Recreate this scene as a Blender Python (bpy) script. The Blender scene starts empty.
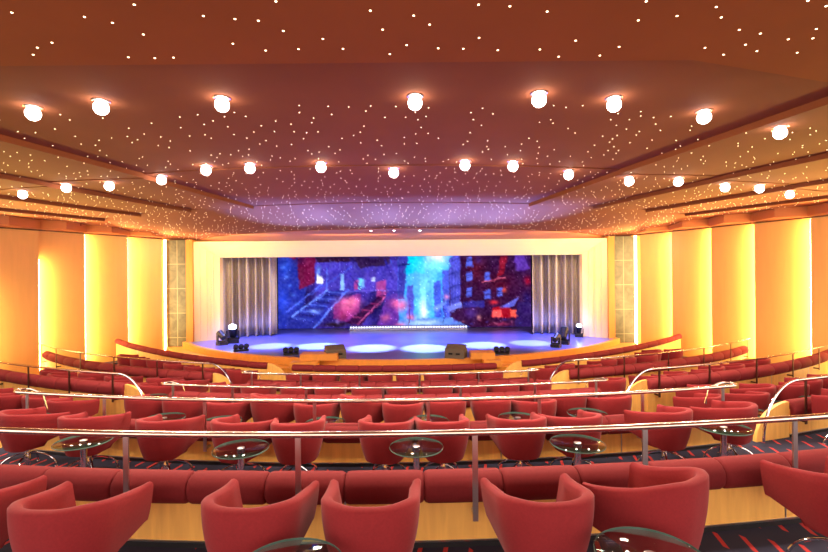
import bpy, math, random
import numpy as np
from mathutils import Vector, Matrix
random.seed(7)
PI = math.pi
SC = bpy.context.scene
COL = SC.collection
ZC = 3.50                      # camera height above the orchestra floor
F = 460.0                      # focal length in pixels (828 wide)
ROLL = math.radians(0.5)
CX, CY = -0.6, 29.0            # centre of the seating arcs

# ------------------------------------------------------------------ materials
def newmat(name):
    m = bpy.data.materials.new(name); m.use_nodes = True
    nt = m.node_tree
    b = nt.nodes['Principled BSDF']
    return m, nt, b

def lin(c):
    return tuple(((v/255)/12.92 if v/255 <= .04045 else ((v/255+.055)/1.055)**2.4) for v in c)

def mat(name, rgb, rough=.6, metal=0., spec=.5, noise=None, bump=0., sheen=0.):
    m, nt, b = newmat(name)
    c = lin(rgb) + (1,)
    b.inputs['Base Color'].default_value = c
    b.inputs['Roughness'].default_value = rough
    b.inputs['Metallic'].default_value = metal
    b.inputs['Specular IOR Level'].default_value = spec
    if sheen:
        b.inputs['Sheen Weight'].default_value = sheen
        b.inputs['Sheen Roughness'].default_value = .4
    if noise:
        scale, amt = noise
        tc = nt.nodes.new('ShaderNodeTexCoord')
        n = nt.nodes.new('ShaderNodeTexNoise'); n.inputs['Scale'].default_value = scale
        n.inputs['Detail'].default_value = 4
        nt.links.new(tc.outputs['Object'], n.inputs['Vector'])
        r = nt.nodes.new('ShaderNodeValToRGB')
        r.color_ramp.elements[0].position = .3; r.color_ramp.elements[1].position = .7
        r.color_ramp.elements[0].color = tuple(v*(1-amt) for v in c[:3]) + (1,)
        r.color_ramp.elements[1].color = tuple(min(1, v*(1+amt)) for v in c[:3]) + (1,)
        nt.links.new(n.outputs['Fac'], r.inputs['Fac'])
        nt.links.new(r.outputs['Color'], b.inputs['Base Color'])
        if bump:
            bp = nt.nodes.new('ShaderNodeBump'); bp.inputs['Strength'].default_value = bump
            bp.inputs['Distance'].default_value = .01
            nt.links.new(n.outputs['Fac'], bp.inputs['Height'])
            nt.links.new(bp.outputs['Normal'], b.inputs['Normal'])
    return m

def wood(name, rgb, sc=(6, 6, .7), amt=.22, rough=.4):
    m, nt, b = newmat(name)
    c = lin(rgb)
    tc = nt.nodes.new('ShaderNodeTexCoord')
    mp = nt.nodes.new('ShaderNodeMapping'); mp.inputs['Scale'].default_value = sc
    n = nt.nodes.new('ShaderNodeTexNoise'); n.inputs['Scale'].default_value = 2.2
    n.inputs['Detail'].default_value = 6; n.inputs['Distortion'].default_value = .6
    r = nt.nodes.new('ShaderNodeValToRGB')
    r.color_ramp.elements[0].position = .3; r.color_ramp.elements[1].position = .72
    r.color_ramp.elements[0].color = tuple(v*(1-amt) for v in c) + (1,)
    r.color_ramp.elements[1].color = tuple(min(1, v*(1+amt)) for v in c) + (1,)
    nt.links.new(tc.outputs['Object'], mp.inputs['Vector'])
    nt.links.new(mp.outputs['Vector'], n.inputs['Vector'])
    nt.links.new(n.outputs['Fac'], r.inputs['Fac'])
    nt.links.new(r.outputs['Color'], b.inputs['Base Color'])
    b.inputs['Roughness'].default_value = rough
    return m

def emit(name, rgb, strength, sample=True):
    m = bpy.data.materials.new(name); m.use_nodes = True
    nt = m.node_tree; nt.nodes.clear()
    e = nt.nodes.new('ShaderNodeEmission'); o = nt.nodes.new('ShaderNodeOutputMaterial')
    e.inputs['Color'].default_value = lin(rgb) + (1,); e.inputs['Strength'].default_value = strength
    nt.links.new(e.outputs[0], o.inputs['Surface'])
    if not sample: m.cycles.emission_sampling = 'NONE'
    return m

def glass(name, tint=(225, 240, 235)):
    m = bpy.data.materials.new(name); m.use_nodes = True
    nt = m.node_tree; nt.nodes.clear()
    o = nt.nodes.new('ShaderNodeOutputMaterial'); mx = nt.nodes.new('ShaderNodeMixShader')
    t = nt.nodes.new('ShaderNodeBsdfTransparent'); g = nt.nodes.new('ShaderNodeBsdfGlossy')
    lw = nt.nodes.new('ShaderNodeLayerWeight'); lw.inputs['Blend'].default_value = .5
    pw = nt.nodes.new('ShaderNodeMath'); pw.operation = 'POWER'; pw.inputs[1].default_value = 4.0
    fr = nt.nodes.new('ShaderNodeMath'); fr.operation = 'MULTIPLY_ADD'; fr.inputs[1].default_value = .9; fr.inputs[2].default_value = .035
    nt.links.new(lw.outputs['Facing'], pw.inputs[0]); nt.links.new(pw.outputs[0], fr.inputs[0])
    t.inputs['Color'].default_value = lin(tint) + (1,)
    g.inputs['Roughness'].default_value = .03
    nt.links.new(fr.outputs[0], mx.inputs[0]); nt.links.new(t.outputs[0], mx.inputs[1])
    nt.links.new(g.outputs[0], mx.inputs[2]); nt.links.new(mx.outputs[0], o.inputs['Surface'])
    return m

def carpet_mat():
    m, nt, b = newmat('carpet')
    N = nt.nodes; L = nt.links
    tc = N.new('ShaderNodeTexCoord'); mp = N.new('ShaderNodeMapping')
    mp.inputs['Rotation'].default_value = (0, 0, math.radians(28))
    mp.inputs['Scale'].default_value = (1/.19, 1/.5, 1)
    L.new(tc.outputs['Object'], mp.inputs['Vector'])
    sp = N.new('ShaderNodeSeparateXYZ'); L.new(mp.outputs['Vector'], sp.inputs[0])
    def mth(op, a, bb=None):
        n = N.new('ShaderNodeMath'); n.operation = op
        for i, v in enumerate((a, bb)):
            if v is None: continue
            if isinstance(v, (int, float)): n.inputs[i].default_value = v
            else: L.new(v, n.inputs[i])
        return n.outputs[0]
    col = mth('FLOOR', sp.outputs['X'])
    fx = mth('FRACT', sp.outputs['X'])
    sh = mth('MULTIPLY', mth('FRACT', mth('MULTIPLY', col, .618)), 1.0)
    fy = mth('FRACT', mth('ADD', sp.outputs['Y'], sh))
    a = mth('LESS_THAN', mth('ABSOLUTE', mth('SUBTRACT', fx, .5)), .09)
    c = mth('LESS_THAN', mth('ABSOLUTE', mth('SUBTRACT', fy, .5)), .27)
    k = mth('MULTIPLY', a, c)
    mx = N.new('ShaderNodeMix'); mx.data_type = 'RGBA'
    L.new(k, mx.inputs[0])
    mx.inputs[6].default_value = lin((40, 40, 62)) + (1,)
    mx.inputs[7].default_value = lin((190, 50, 48)) + (1,)
    L.new(mx.outputs[2], b.inputs['Base Color'])
    b.inputs['Roughness'].default_value = .95
    return m

def brickpanel(name, rgb, mortar, bw, bh, rough, metal=0., amt=.35):
    """stone / glass slabs with joints, object XZ plane"""
    m, nt, b = newmat(name)
    N = nt.nodes; L = nt.links
    tc = N.new('ShaderNodeTexCoord'); sp = N.new('ShaderNodeSeparateXYZ'); cb = N.new('ShaderNodeCombineXYZ')
    L.new(tc.outputs['Object'], sp.inputs[0]); L.new(sp.outputs['X'], cb.inputs['X']); L.new(sp.outputs['Z'], cb.inputs['Y'])
    br = N.new('ShaderNodeTexBrick'); br.offset = 0
    br.inputs['Scale'].default_value = 1; br.inputs['Brick Width'].default_value = bw
    br.inputs['Row Height'].default_value = bh; br.inputs['Mortar Size'].default_value = .012
    L.new(cb.outputs[0], br.inputs['Vector'])
    n = N.new('ShaderNodeTexNoise'); n.inputs['Scale'].default_value = 2.5; n.inputs['Detail'].default_value = 8
    n.inputs['Distortion'].default_value = 1.5
    L.new(tc.outputs['Object'], n.inputs['Vector'])
    r = N.new('ShaderNodeValToRGB'); c = lin(rgb)
    r.color_ramp.elements[0].position = .32; r.color_ramp.elements[1].position = .7
    r.color_ramp.elements[0].color = tuple(v*(1-amt) for v in c) + (1,)
    r.color_ramp.elements[1].color = tuple(min(1, v*(1+amt)) for v in c) + (1,)
    L.new(n.outputs['Fac'], r.inputs['Fac'])
    L.new(r.outputs['Color'], br.inputs['Color1']); L.new(r.outputs['Color'], br.inputs['Color2'])
    br.inputs['Mortar'].default_value = lin(mortar) + (1,)
    L.new(br.outputs['Color'], b.inputs['Base Color'])
    b.inputs['Roughness'].default_value = rough; b.inputs['Metallic'].default_value = metal
    return m

M = dict(
    red=mat('red_wool', (136, 38, 42), .85, noise=(60, .07), sheen=.12, spec=.2),
    cushion=mat('dark_red_upholstery', (122, 35, 38), .8, noise=(45, .06), spec=.25),
    chrome=mat('chrome', (225, 225, 228), .12, 1.),
    steel=mat('brushed_steel', (205, 200, 198), .28, 1.),
    brass=mat('polished_rail_metal', (226, 206, 190), .22, 1.),
    darkpost=mat('dark_bronze', (92, 60, 48), .35, .8),
    wood=wood('honey_maple_veneer', (250, 188, 96), amt=.14),
    wallwood=wood('side_wall_veneer', (238, 176, 94), (2.5, 2.5, .25), .05, .42),
    stagewood=wood('stage_apron_wood', (226, 152, 62), (3, 3, 2), .08),
    postwood=wood('door_post_wood', (206, 124, 46), (3, 3, .4), .1),
    kick=mat('black_skirting', (24, 22, 26), .5),
    carpet=carpet_mat(),
    ceilA=mat('ceiling_brown', (148, 80, 42), .9, spec=.1, noise=(1.2, .05)),
    ceilB=mat('ceiling_plum', (134, 76, 50), .9, spec=.1, noise=(1.0, .05)),
    soffit=mat('soffit_orange', (200, 118, 62), .5),
    cream=mat('cream_plaster', (244, 214, 156), .6),
    curtain=mat('silver_curtain', (190, 176, 162), .7, noise=(8, .08), sheen=.2),
    curtaindark=mat('curtain_lining', (60, 50, 50), .8),
    black=mat('stage_black', (12, 11, 14), .9),
    blackmetal=mat('black_fixture_metal', (32, 31, 34), .45, .3),
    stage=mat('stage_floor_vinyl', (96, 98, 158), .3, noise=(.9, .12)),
    monitor=mat('speaker_cabinet', (92, 82, 68), .7),
    grille=mat('speaker_grille', (70, 64, 54), .8, noise=(80, .3)),
    stone=brickpanel('pillar_stone', (92, 88, 70), (150, 142, 112), 3.0, 1.02, .3, .2),
    glass=glass('table_glass'),
    glassedge=mat('green_glass_edge', (96, 126, 116), .1),
    lamp=emit('lamp_glow', (255, 246, 236), 24),
    star=emit('star_glow', (255, 226, 176), 9, False),
    strip=emit('warm_strip_glow', (255, 222, 150), 46),
    led=emit('led_dot', (215, 225, 255), 5, False),
    beam=emit('fixture_lens_glow', (190, 215, 255), 60),
    riser=mat('riser_front', (150, 160, 210), .5),
    exitgreen=emit('exit_sign_green', (70, 150, 70), .5, False),
)

# ------------------------------------------------------------------ mesh helpers
class MB:
    def __init__(s): s.v = []; s.f = []
    def add(s, vs, fs):
        o = len(s.v); s.v += [tuple(p) for p in vs]; s.f += [tuple(i+o for i in f) for f in fs]; return s
    def box(s, c, d, rz=0, rx=0):
        R = Matrix.Rotation(rz, 3, 'Z') @ Matrix.Rotation(rx, 3, 'X'); c = Vector(c)
        vs = [c + R @ Vector((sx*d[0]/2, sy*d[1]/2, sz*d[2]/2)) for sz in (-1, 1) for sy in (-1, 1) for sx in (-1, 1)]
        return s.add(vs, [(0,2,3,1),(4,5,7,6),(0,1,5,4),(2,6,7,3),(0,4,6,2),(1,3,7,5)])
    def tube(s, pts, r, n=8, cap=True, flat=None):
        pts = [Vector(p) for p in pts]; rings = []
        for i, p in enumerate(pts):
            t = (pts[min(i+1, len(pts)-1)] - pts[max(i-1, 0)]).normalized()
            up = Vector((0, 0, 1)) if abs(t.z) < .95 else Vector((0, 1, 0))
            a = t.cross(up).normalized(); b = a.cross(t).normalized()
            rr = r[i] if isinstance(r, (list, tuple)) else r
            rb = rr*(flat or 1)
            rings.append([p + a*math.cos(2*PI*k/n)*rr + b*math.sin(2*PI*k/n)*rb for k in range(n)])
        vs = [q for ring in rings for q in ring]; fs = []
        for i in range(len(pts)-1):
            for k in range(n):
                fs.append((i*n+k, i*n+(k+1) % n, (i+1)*n+(k+1) % n, (i+1)*n+k))
        if cap:
            fs.append(tuple(range(n))[::-1]); fs.append(tuple((len(pts)-1)*n+k for k in range(n)))
        return s.add(vs, fs)
    def lathe(s, prof, n=24, c=(0, 0, 0), R=None):
        vs = []; fs = []; c = Vector(c)
        for (r, z) in prof:
            for k in range(n):
                p = Vector((r*math.cos(2*PI*k/n), r*math.sin(2*PI*k/n), z))
                if R is not None: p = R @ p
                vs.append(c + p)
        for i in range(len(prof)-1):
            for k in range(n):
                fs.append((i*n+k, i*n+(k+1) % n, (i+1)*n+(k+1) % n, (i+1)*n+k))
        fs.append(tuple(range(n))[::-1]); fs.append(tuple((len(prof)-1)*n+k for k in range(n)))
        return s.add(vs, fs)
    def grid(s, rows, closed=False):
        h = len(rows); w = len(rows[0])
        vs = [q for r in rows for q in r]; fs = []
        for i in range(h-1):
            for k in range(w if closed else w-1):
                fs.append((i*w+k, i*w+(k+1) % w, (i+1)*w+(k+1) % w, (i+1)*w+k))
        return s.add(vs, fs)
    def prism(s, poly, ext):
        """polygon (3-D points) extruded by vector ext"""
        n = len(poly); e = Vector(ext)
        vs = [Vector(p) for p in poly] + [Vector(p) + e for p in poly]
        fs = [tuple(range(n))[::-1], tuple(range(n, 2*n))] + [(k, (k+1) % n, n+(k+1) % n, n+k) for k in range(n)]
        return s.add(vs, fs)
    def build(s, name, m, parent=None, smooth=True, angle=40):
        me = bpy.data.meshes.new(name); me.from_pydata(s.v, [], s.f)
        me.materials.append(m)
        import bmesh
        bm = bmesh.new(); bm.from_mesh(me); bmesh.ops.recalc_face_normals(bm, faces=bm.faces[:]); bm.to_mesh(me); bm.free()
        if smooth:
            me.polygons.foreach_set('use_smooth', [True]*len(me.polygons))
            me.set_sharp_from_angle(angle=math.radians(angle))
        me.update()
        o = bpy.data.objects.new(name, me); COL.objects.link(o)
        if parent: o.parent = parent
        return o

def tag(o, label=None, cat=None, group=None, kind=None):
    if label: o['label'] = label
    if cat: o['category'] = cat
    if group: o['group'] = group
    if kind: o['kind'] = kind
    return o
def empty(name, loc=(0, 0, 0), rz=0):
    o = bpy.data.objects.new(name, None); COL.objects.link(o)
    o.location = loc; o.rotation_euler = (0, 0, rz); o.empty_display_size = .1
    return o
def struct(o): o['kind'] = 'structure'; return o
def copy_tree(o, parent=None):
    c = o.copy(); COL.objects.link(c)
    if parent: c.parent = parent
    for ch in list(o.children): copy_tree(ch, c)
    return c
def A(R, ph, zrel, cx=CX, cy=CY): return Vector((cx + R*math.sin(ph), cy - R*math.cos(ph), zrel + ZC))
def ray(px, py):
    u = (px-414)/F; v = (276-py)/F
    return u*math.cos(ROLL) + v*math.sin(ROLL), v*math.cos(ROLL) - u*math.sin(ROLL)
def at(px, py, d):
    a, b = ray(px, py); return Vector((a*d, d, b*d + ZC))
def at_z(px, py, zrel):
    a, b = ray(px, py); d = zrel/b; return Vector((a*d, d, zrel + ZC))
def on_arc(px, R, py=380):
    """ground position on the seating arc of radius R in direction of image column px"""
    a, _ = ray(px, py)
    # (a d - CX)^2 + (d-CY)^2 = R^2
    qa = a*a + 1; qb = -2*a*CX - 2*CY; qc = CX*CX + CY*CY - R*R
    d = (-qb - math.sqrt(max(0, qb*qb - 4*qa*qc)))/(2*qa)
    return a*d, d

# ------------------------------------------------------------------ camera
cam = bpy.data.cameras.new('camera'); cam.sensor_width = 36; cam.lens = F/828*36
cam.clip_start = .05; cam.clip_end = 200
co = bpy.data.objects.new('camera', cam); COL.objects.link(co)
co.matrix_world = Matrix.Translation((0, 0, ZC)) @ Matrix.Rotation(PI/2, 4, 'X') @ Matrix.Rotation(-ROLL, 4, 'Z')
SC.camera = co

# ------------------------------------------------------------------ seating tiers
RW = [25.05, 22.55, 20.2, 18.0, 15.8]                  # radii of the padded low walls
FL = [-2.31, -2.65, -2.93, -3.19, -3.42]               # floor at the foot (audience side) of each
SDF = [0, .0, .14, .06, -.04]                           # side blocks sit lower ...
SDT = [0, .0, .10, .14, .03]                           # ... behind slightly taller walls
def side_slope(i, ph): return .26*max(0, (abs(ph)-.26)/.42) if i == 4 else 0
TOP = [-1.675, -2.06, -2.27, -2.51, -2.56]
RAIL = [-1.30, -1.70, -2.10, -2.32, None]
PIT = -3.50
HA = [.24, .24, .215, .195, .19]                       # half angle of the centre block
SA = [None, .298, .27, .25, .24]                       # start angle of the side blocks

# side wall lines (plan)
def wall_x(side, d):
    return 9.3 + (18.9-d)*.435 if side > 0 else -10.35 - (18.9-d)*.554
def max_phi(R, side, margin=.12):
    ph = 0
    while ph < 1.3:
        p = A(R, side*ph, 0)
        if side*(p.x - wall_x(side, p.y)) > -margin or p.y > 18.6: break
        ph += .004
    return ph - .004

fl = MB()
def ring(mb, R0, R1, z, zb, p0=-.78, p1=.78, n=60):
    rows = []
    for i in range(n+1):
        ph = p0 + (p1-p0)*i/n
        rows.append([A(R0, ph, z), A(R1, ph, z), A(R1, ph, zb), A(R0, ph, zb)])
    mb.grid(rows, closed=True)
    mb.add(rows[0], [(0,1,2,3)]); mb.add(rows[-1], [(0,1,2,3)])
zb = PIT - .3
edges = [32.5] + [r - .06 for r in RW] + [9.0]
lev = FL + [PIT]
for i in range(6):
    if i in (0, 5): ring(fl, edges[i], edges[i+1], lev[i], zb)
    else:
        bnd = (HA[i]+SA[i])/2
        ring(fl, edges[i], edges[i+1], lev[i], zb, -bnd, bnd)
        for s in (-1, 1):
            for q in range(8):
                a0 = bnd + (.78-bnd)*q/8; a1 = bnd + (.78-bnd)*(q+1)/8
                z = lev[i] - SDF[i] + side_slope(i, a0)
                ring(fl, edges[i], edges[i+1], z, zb, min(s*a0, s*a1), max(s*a0, s*a1), 6)
struct(fl.build('floor', M['carpet'], smooth=False))

# ------------------------------------------------------------------ padded walls + rails
def arc_pts(R, p0, p1, z, step=.25, sl=None):
    n = max(2, int(abs(p1-p0)*R/step)+1)
    return [A(R, p0 + (p1-p0)*i/n, z + (side_slope(sl, p0 + (p1-p0)*i/n) if sl else 0)) for i in range(n+1)]
ROWNAME = ['nearest', 'second', 'third', 'fourth', 'front']
def strip(mb, R, t, p0, p1, z0, z1, step=.25, sl=0):
    n = max(2, int(abs(p1-p0)*R/step)+1)
    rows = []
    for i in range(n+1):
        ph = p0 + (p1-p0)*i/n
        h = side_slope(sl, ph)
        rows.append([A(R-t/2, ph, z0+h), A(R+t/2, ph, z0+h), A(R+t/2, ph, z1+h), A(R-t/2, ph, z1+h)])
    mb.grid(rows, closed=True); mb.add(rows[0], [(0,1,2,3)]); mb.add(rows[-1], [(0,1,2,3)])

def barrier(i, p0, p1, where, end=0):
    R, zf, zt = RW[i], FL[i], TOP[i]
    SL = i if where else 0
    if where: zf -= SDF[i]; zt += SDT[i]
    cr = .135 if i < 4 else .10
    mid = (p0+p1)/2
    root = empty('padded_barrier', A(R, mid, zf))
    wname = {0: 'across the centre', 1: 'right of the right aisle', -1: 'left of the left aisle'}[where]
    tag(root, f'low wooden wall with dark red bolster top, {ROWNAME[i]} tier, {wname}', 'barrier', 'padded tier walls', 'thing')
    off = -root.location
    def b(mb, name, m, par=root, **k):
        mb.v = [tuple(Vector(p)+off) for p in mb.v]
        return mb.build(name, m, par, **k)
    w = MB(); strip(w, R, .08, p0, p1, zf+.06, zt-cr, sl=SL)
    # raised seam battens every 1.4 m
    b(w, 'wood_panel', M['wood'])
    k = MB(); strip(k, R, .10, p0, p1, zf-(.06 if SL == 4 else 0), zf+.045, sl=SL); b(k, 'kick_strip', M['kick'])
    k = MB(); strip(k, R, .10, p0, p1, zf+.045, zf+.06, sl=SL); b(k, 'metal_edge', M['steel'])
    L = abs(p1-p0)*R; ns = max(1, round(L/.66))
    n2 = max(1, round(L/1.9))
    sm = MB()
    for q in range(1, n2):
        ph = p0+(p1-p0)*q/n2; strip(sm, R+.041, .006, ph-.0003, ph+.0003, zf+.06, zt-cr-.02, sl=SL)
    if n2 > 1: b(sm, 'panel_joint', M['steel'])
    for q in range(ns):
        a0 = p0 + (p1-p0)*q/ns; a1 = p0 + (p1-p0)*(q+1)/ns
        pts = []; rr = []
        for t, f in ((0, .80), (.02, .93), (.06, 1), (.35, 1.01), (.65, 1.01), (.94, 1), (.98, .93), (1, .80)):
            pts.append(A(R, a0+(a1-a0)*t, zt-cr+side_slope(SL, a0+(a1-a0)*t))); rr.append(cr*f)
        c = MB().tube(pts, rr, 14)
        b(c, 'cushion', M['cushion'], angle=60)
    if end:
        # quarter-round wooden cheek running out into the aisle
        pe = p0 if abs(p0) < abs(p1) else p1
        s = -1 if pe > 0 else 1
        tang = Vector((math.cos(pe), math.sin(pe), 0))*s
        base = A(R, pe, zf); h = zt - zf - .02; Lq = .72
        poly = [base] + [base + tang*(Lq*math.cos(t)) + Vector((0, 0, h*math.sin(t))) for t in [PI/2*j/10 for j in range(11)]]
        nrm = Vector((math.sin(pe), -math.cos(pe), 0))
        c = MB().prism([p - nrm*.03 for p in poly], nrm*.06)
        b(c, 'end_panel', M['wood'])
    return root

def handrail(i, p0, p1, where, arch=0):
    R, zf, zt, zr = RW[i] + .16, FL[i], TOP[i], RAIL[i]
    if where: zf -= SDF[i]; zt += SDT[i]; zr += SDT[i] + (.06 if i > 1 else 0)
    mid = (p0+p1)/2
    root = empty('handrail', A(R, mid, zf))
    wname = {0: 'across the centre', 1: 'right of the right aisle', -1: 'left of the left aisle'}[where]
    tag(root, f'polished metal handrail on flat posts above the {ROWNAME[i]} tier wall, {wname}', 'handrail', 'tier handrails')
    off = -root.location
    def b(mb, name, m, par=root, **k):
        mb.v = [tuple(Vector(p)+off) for p in mb.v]
        return mb.build(name, m, par, **k)
    pts = arc_pts(R, p0, p1, zr, .2)
    rad = .027 if i < 2 else .022
    b(MB().tube(pts, rad, 10), 'rail', M['brass'])
    L = abs(p1-p0)*R; n = max(1, round(L/1.5))
    phs = [p0 + (p1-p0)*(q + (.12 if q == 0 else -.12 if q == n else 0))/n for q in range(n+1)]
    if i == 0:
        phs = []
        for px in (-48, 126, 298, 475, 645, 795, 960):
            x, d = on_arc(px, R, 450); phs.append(math.atan2(x-CX, CY-d))
    for q, ph in enumerate(phs):
        p = A(R, ph, 0)
        top = zr - rad*.6; bot = zt - .36
        m = MB().box((p.x, p.y, ZC + (top+bot)/2), (.045 if i < 3 else .035, .014, top-bot), ph)
        q2 = A(R-.06, ph, 0)
        m.box((q2.x, q2.y, ZC+bot+.04), (.03, .13, .03), ph)
        b(m, 'post', M['steel'] if where == 0 else M['darkpost'])
    if arch:
        pe = p0 if abs(p0) < abs(p1) else p1
        s = -1 if pe > 0 else 1
        tang = Vector((math.cos(pe), math.sin(pe), 0))*s
        base = A(R, pe, zr); h = zr - zf - .05; Lq = .75
        pts = [base + tang*(Lq*math.sin(t)) - Vector((0, 0, h*(1-math.cos(t)))) for t in [PI/2*j/14 for j in range(15)]]
        b(MB().tube(pts, .02, 8), 'arch', M['chrome'])
    elif where == 0:
        for pe in (p0, p1):
            s = 1 if pe > 0 else -1
            tang = Vector((math.cos(pe), math.sin(pe), 0))*s
            out = Vector((math.sin(pe), -math.cos(pe), 0))
            base = A(R, pe, zr)
            pts = [base + tang*(.14*math.sin(t)) - out*(.10*(1-math.cos(t))) for t in [PI*j/10 for j in range(11)]]
            pts += [pts[-1] - tang*.25 - Vector((0, 0, .06)), pts[-1] - tang*.3 - Vector((0, 0, .3))]
            b(MB().tube(pts, .018, 8), 'end_loop', M['brass'])
    return root

for i in range(5):
    barrier(i, -HA[i], HA[i], 0)
    if RAIL[i] is not None: handrail(i, -HA[i], HA[i], 0)
    if SA[i]:
        for s in (-1, 1):
            pm = max_phi(RW[i], s)
            barrier(i, s*SA[i], s*pm, s, end=1)
            handrail(i, s*SA[i], s*max_phi(RW[i]+.16, s), s, arch=1) if RAIL[i] is not None else None

# ------------------------------------------------------------------ chair
def smooth(t): t = max(0, min(1, t)); return t*t*(3-2*t)
def u_path(t, hw=.335, back=-.31, front=.36):
    """t in [-1,1]; U-shaped plan, opening to +y"""
    a = abs(t); s = 1 if t >= 0 else -1
    # half path: back centre -> corner arc -> arm
    r = .29
    l1 = hw - r; l2 = r*PI/2; l3 = front - (back + r)
    L = (l1+l2+l3)*a
    if L < l1: x, y, nx, ny = L, back, 0, -1
    elif L < l1+l2:
        q = (L-l1)/r; x = l1 + r*math.sin(q); y = back + r - r*math.cos(q); nx, ny = math.sin(q), -math.cos(q)
    else:
        x = hw + .015*(L-l1-l2)/l3; y = back + r + (L-l1-l2); nx, ny = 1, 0
    return s*x, y, s*nx, ny
def make_chair(hb=.85, drop=.095, s0=.25):
    root = empty('tub_chair')
    T = [-1 + 2*i/44 for i in range(45)]
    rows = []
    for t in T:
        x, y, nx, ny = u_path(t); a = abs(t)
        zt = hb - drop*smooth((a-s0)/(1-s0))
        zb = .335 + .13*max(0, min(1, (a-.36)/.60))
        th = .075 - .02*smooth((a-.8)/.2)
        prof = []
        k = 7
        for j in range(k+1):                       # outside, bottom to top
            f = j/k; z = zb + (zt-.02-zb)*f
            full = max(0, (z-.335)/(hb-.335))
            o = -.085*(1-min(1, full))**1.6 + .012*math.sin(PI*full)
            prof.append((x + nx*o, y + ny*o, z))
        for ang in (45, 90, 135):
            c = math.radians(ang)
            prof.append((x - nx*(th/2 - th/2*math.cos(c)), y - ny*(th/2 - th/2*math.cos(c)), zt - .02 + .022*math.sin(c)))
        for j in range(k+1):                       # inside, top to bottom
            f = 1 - j/k; z = zb + (zt-.02-zb)*f
            full = max(0, min(1, (z-.335)/(hb-.335)))
            o = -.085*(1-full)**1.6 - th - .01*(1-full)
            prof.append((x + nx*o, y + ny*o, z))
        rows.append(prof)
    m = MB(); m.grid(rows, closed=True)
    m.add(rows[0], [tuple(range(len(rows[0])))]); m.add(rows[-1], [tuple(range(len(rows[-1])))])
    m.build('shell', M['red'], root, angle=50)
    # seat pan and cushion
    def outline(sc, z, fr):
        pts = []
        for i in range(25):
            x, y, nx, ny = u_path(-1 + 2*i/24); y = min(y, fr)
            pts.append((x*sc, y*sc, z))
        return pts
    s = MB()
    rows = [outline(.50, .325, .12), outline(.66, .34, .14), outline(.70, .40, .18), outline(.76, .45, .20), outline(.74, .485, .19), outline(.5, .495, .16)]
    s.grid(rows, closed=True); s.add(rows[0], [tuple(range(25))]); s.add(rows[-1], [tuple(range(25))])
    s.build('seat', M['red'], root, angle=60)
    c = MB().lathe([(.02, .03), (.034, .05), (.034, .22), (.028, .23), (.028, .295), (.11, .30), (.11, .32)], 14)
    c.build('column', M['chrome'], root)
    for q in range(4):
        an = PI/4 + q*PI/2
        d = Vector((math.cos(an), math.sin(an), 0))
        pts = []
        for j in range(11):
            t = j/10*PI/2*1.02
            pts.append(d*(.02 + .31*math.sin(t)) + Vector((0, 0, .018 + .22*math.cos(t))))
        l = MB().tube(pts, .013, 7)
        l.lathe([(.02, 0), (.02, .016)], 8, c=d*.33)
        l.build('leg', M['chrome'], root)
    return root
def make_table():
    root = empty('glass_table')
    rad = .31; z = .66
    t = MB().lathe([(rad-.004, z), (rad, z+.003), (rad, z+.009), (rad-.004, z+.012)], 40)
    t.build('glass_top', M['glass'], root)
    e = MB()
    rows = []
    for k in range(40):
        a = 2*PI*k/40
        rows.append([(math.cos(a)*r, math.sin(a)*r, zz) for r, zz in ((rad+.0005, z-.001), (rad+.003, z+.002), (rad+.003, z+.010), (rad+.0005, z+.013))])
    rows.append(rows[0]); e.grid(rows, closed=True); e.build('edge_band', M['glassedge'], root)
    c = MB().lathe([(.036, .04), (.036, .62), (.05, .625), (.05, .658)], 16)
    c.build('column', M['chrome'], root)
    h = MB().lathe([(.042, z+.0135), (.042, z+.020), (.03, z+.024)], 16); h.build('cap', M['steel'], root)
    for q in range(4):
        an = q*PI/2 + .4
        d = Vector((math.cos(an), math.sin(an), 0)); pts = []
        for j in range(9):
            tt = j/8*PI/2
            pts.append(d*(.02 + .27*math.sin(tt)) + Vector((0, 0, .016 + .12*math.cos(tt))))
        l = MB().tube(pts, .013, 7); l.lathe([(.02, 0), (.02, .014)], 8, c=d*.29)
        l.build('leg', M['chrome'], root)
    return root
CH = make_chair(); CB = make_chair(.94, .17, .18); TB = make_table()
used = {'c': False, 't': False, 'b': False}
def inst(kind):
    proto = {'c': CH, 't': TB, 'b': CB}[kind]
    if not used[kind]: used[kind] = True; return proto
    return copy_tree(proto)
RC = [25.83, 23.02, 21.2, 19.0, 16.75]       # chair arcs
ORD = ['first', 'second', 'third', 'fourth', 'fifth', 'sixth', 'seventh', 'eighth', 'ninth', 'tenth', 'eleventh', 'twelfth',
       'thirteenth', 'fourteenth', 'fifteenth', 'sixteenth', 'seventeenth', 'eighteenth', 'nineteenth', 'twentieth', 'twenty-first',
       'twenty-second', 'twenty-third', 'twenty-fourth']
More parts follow.
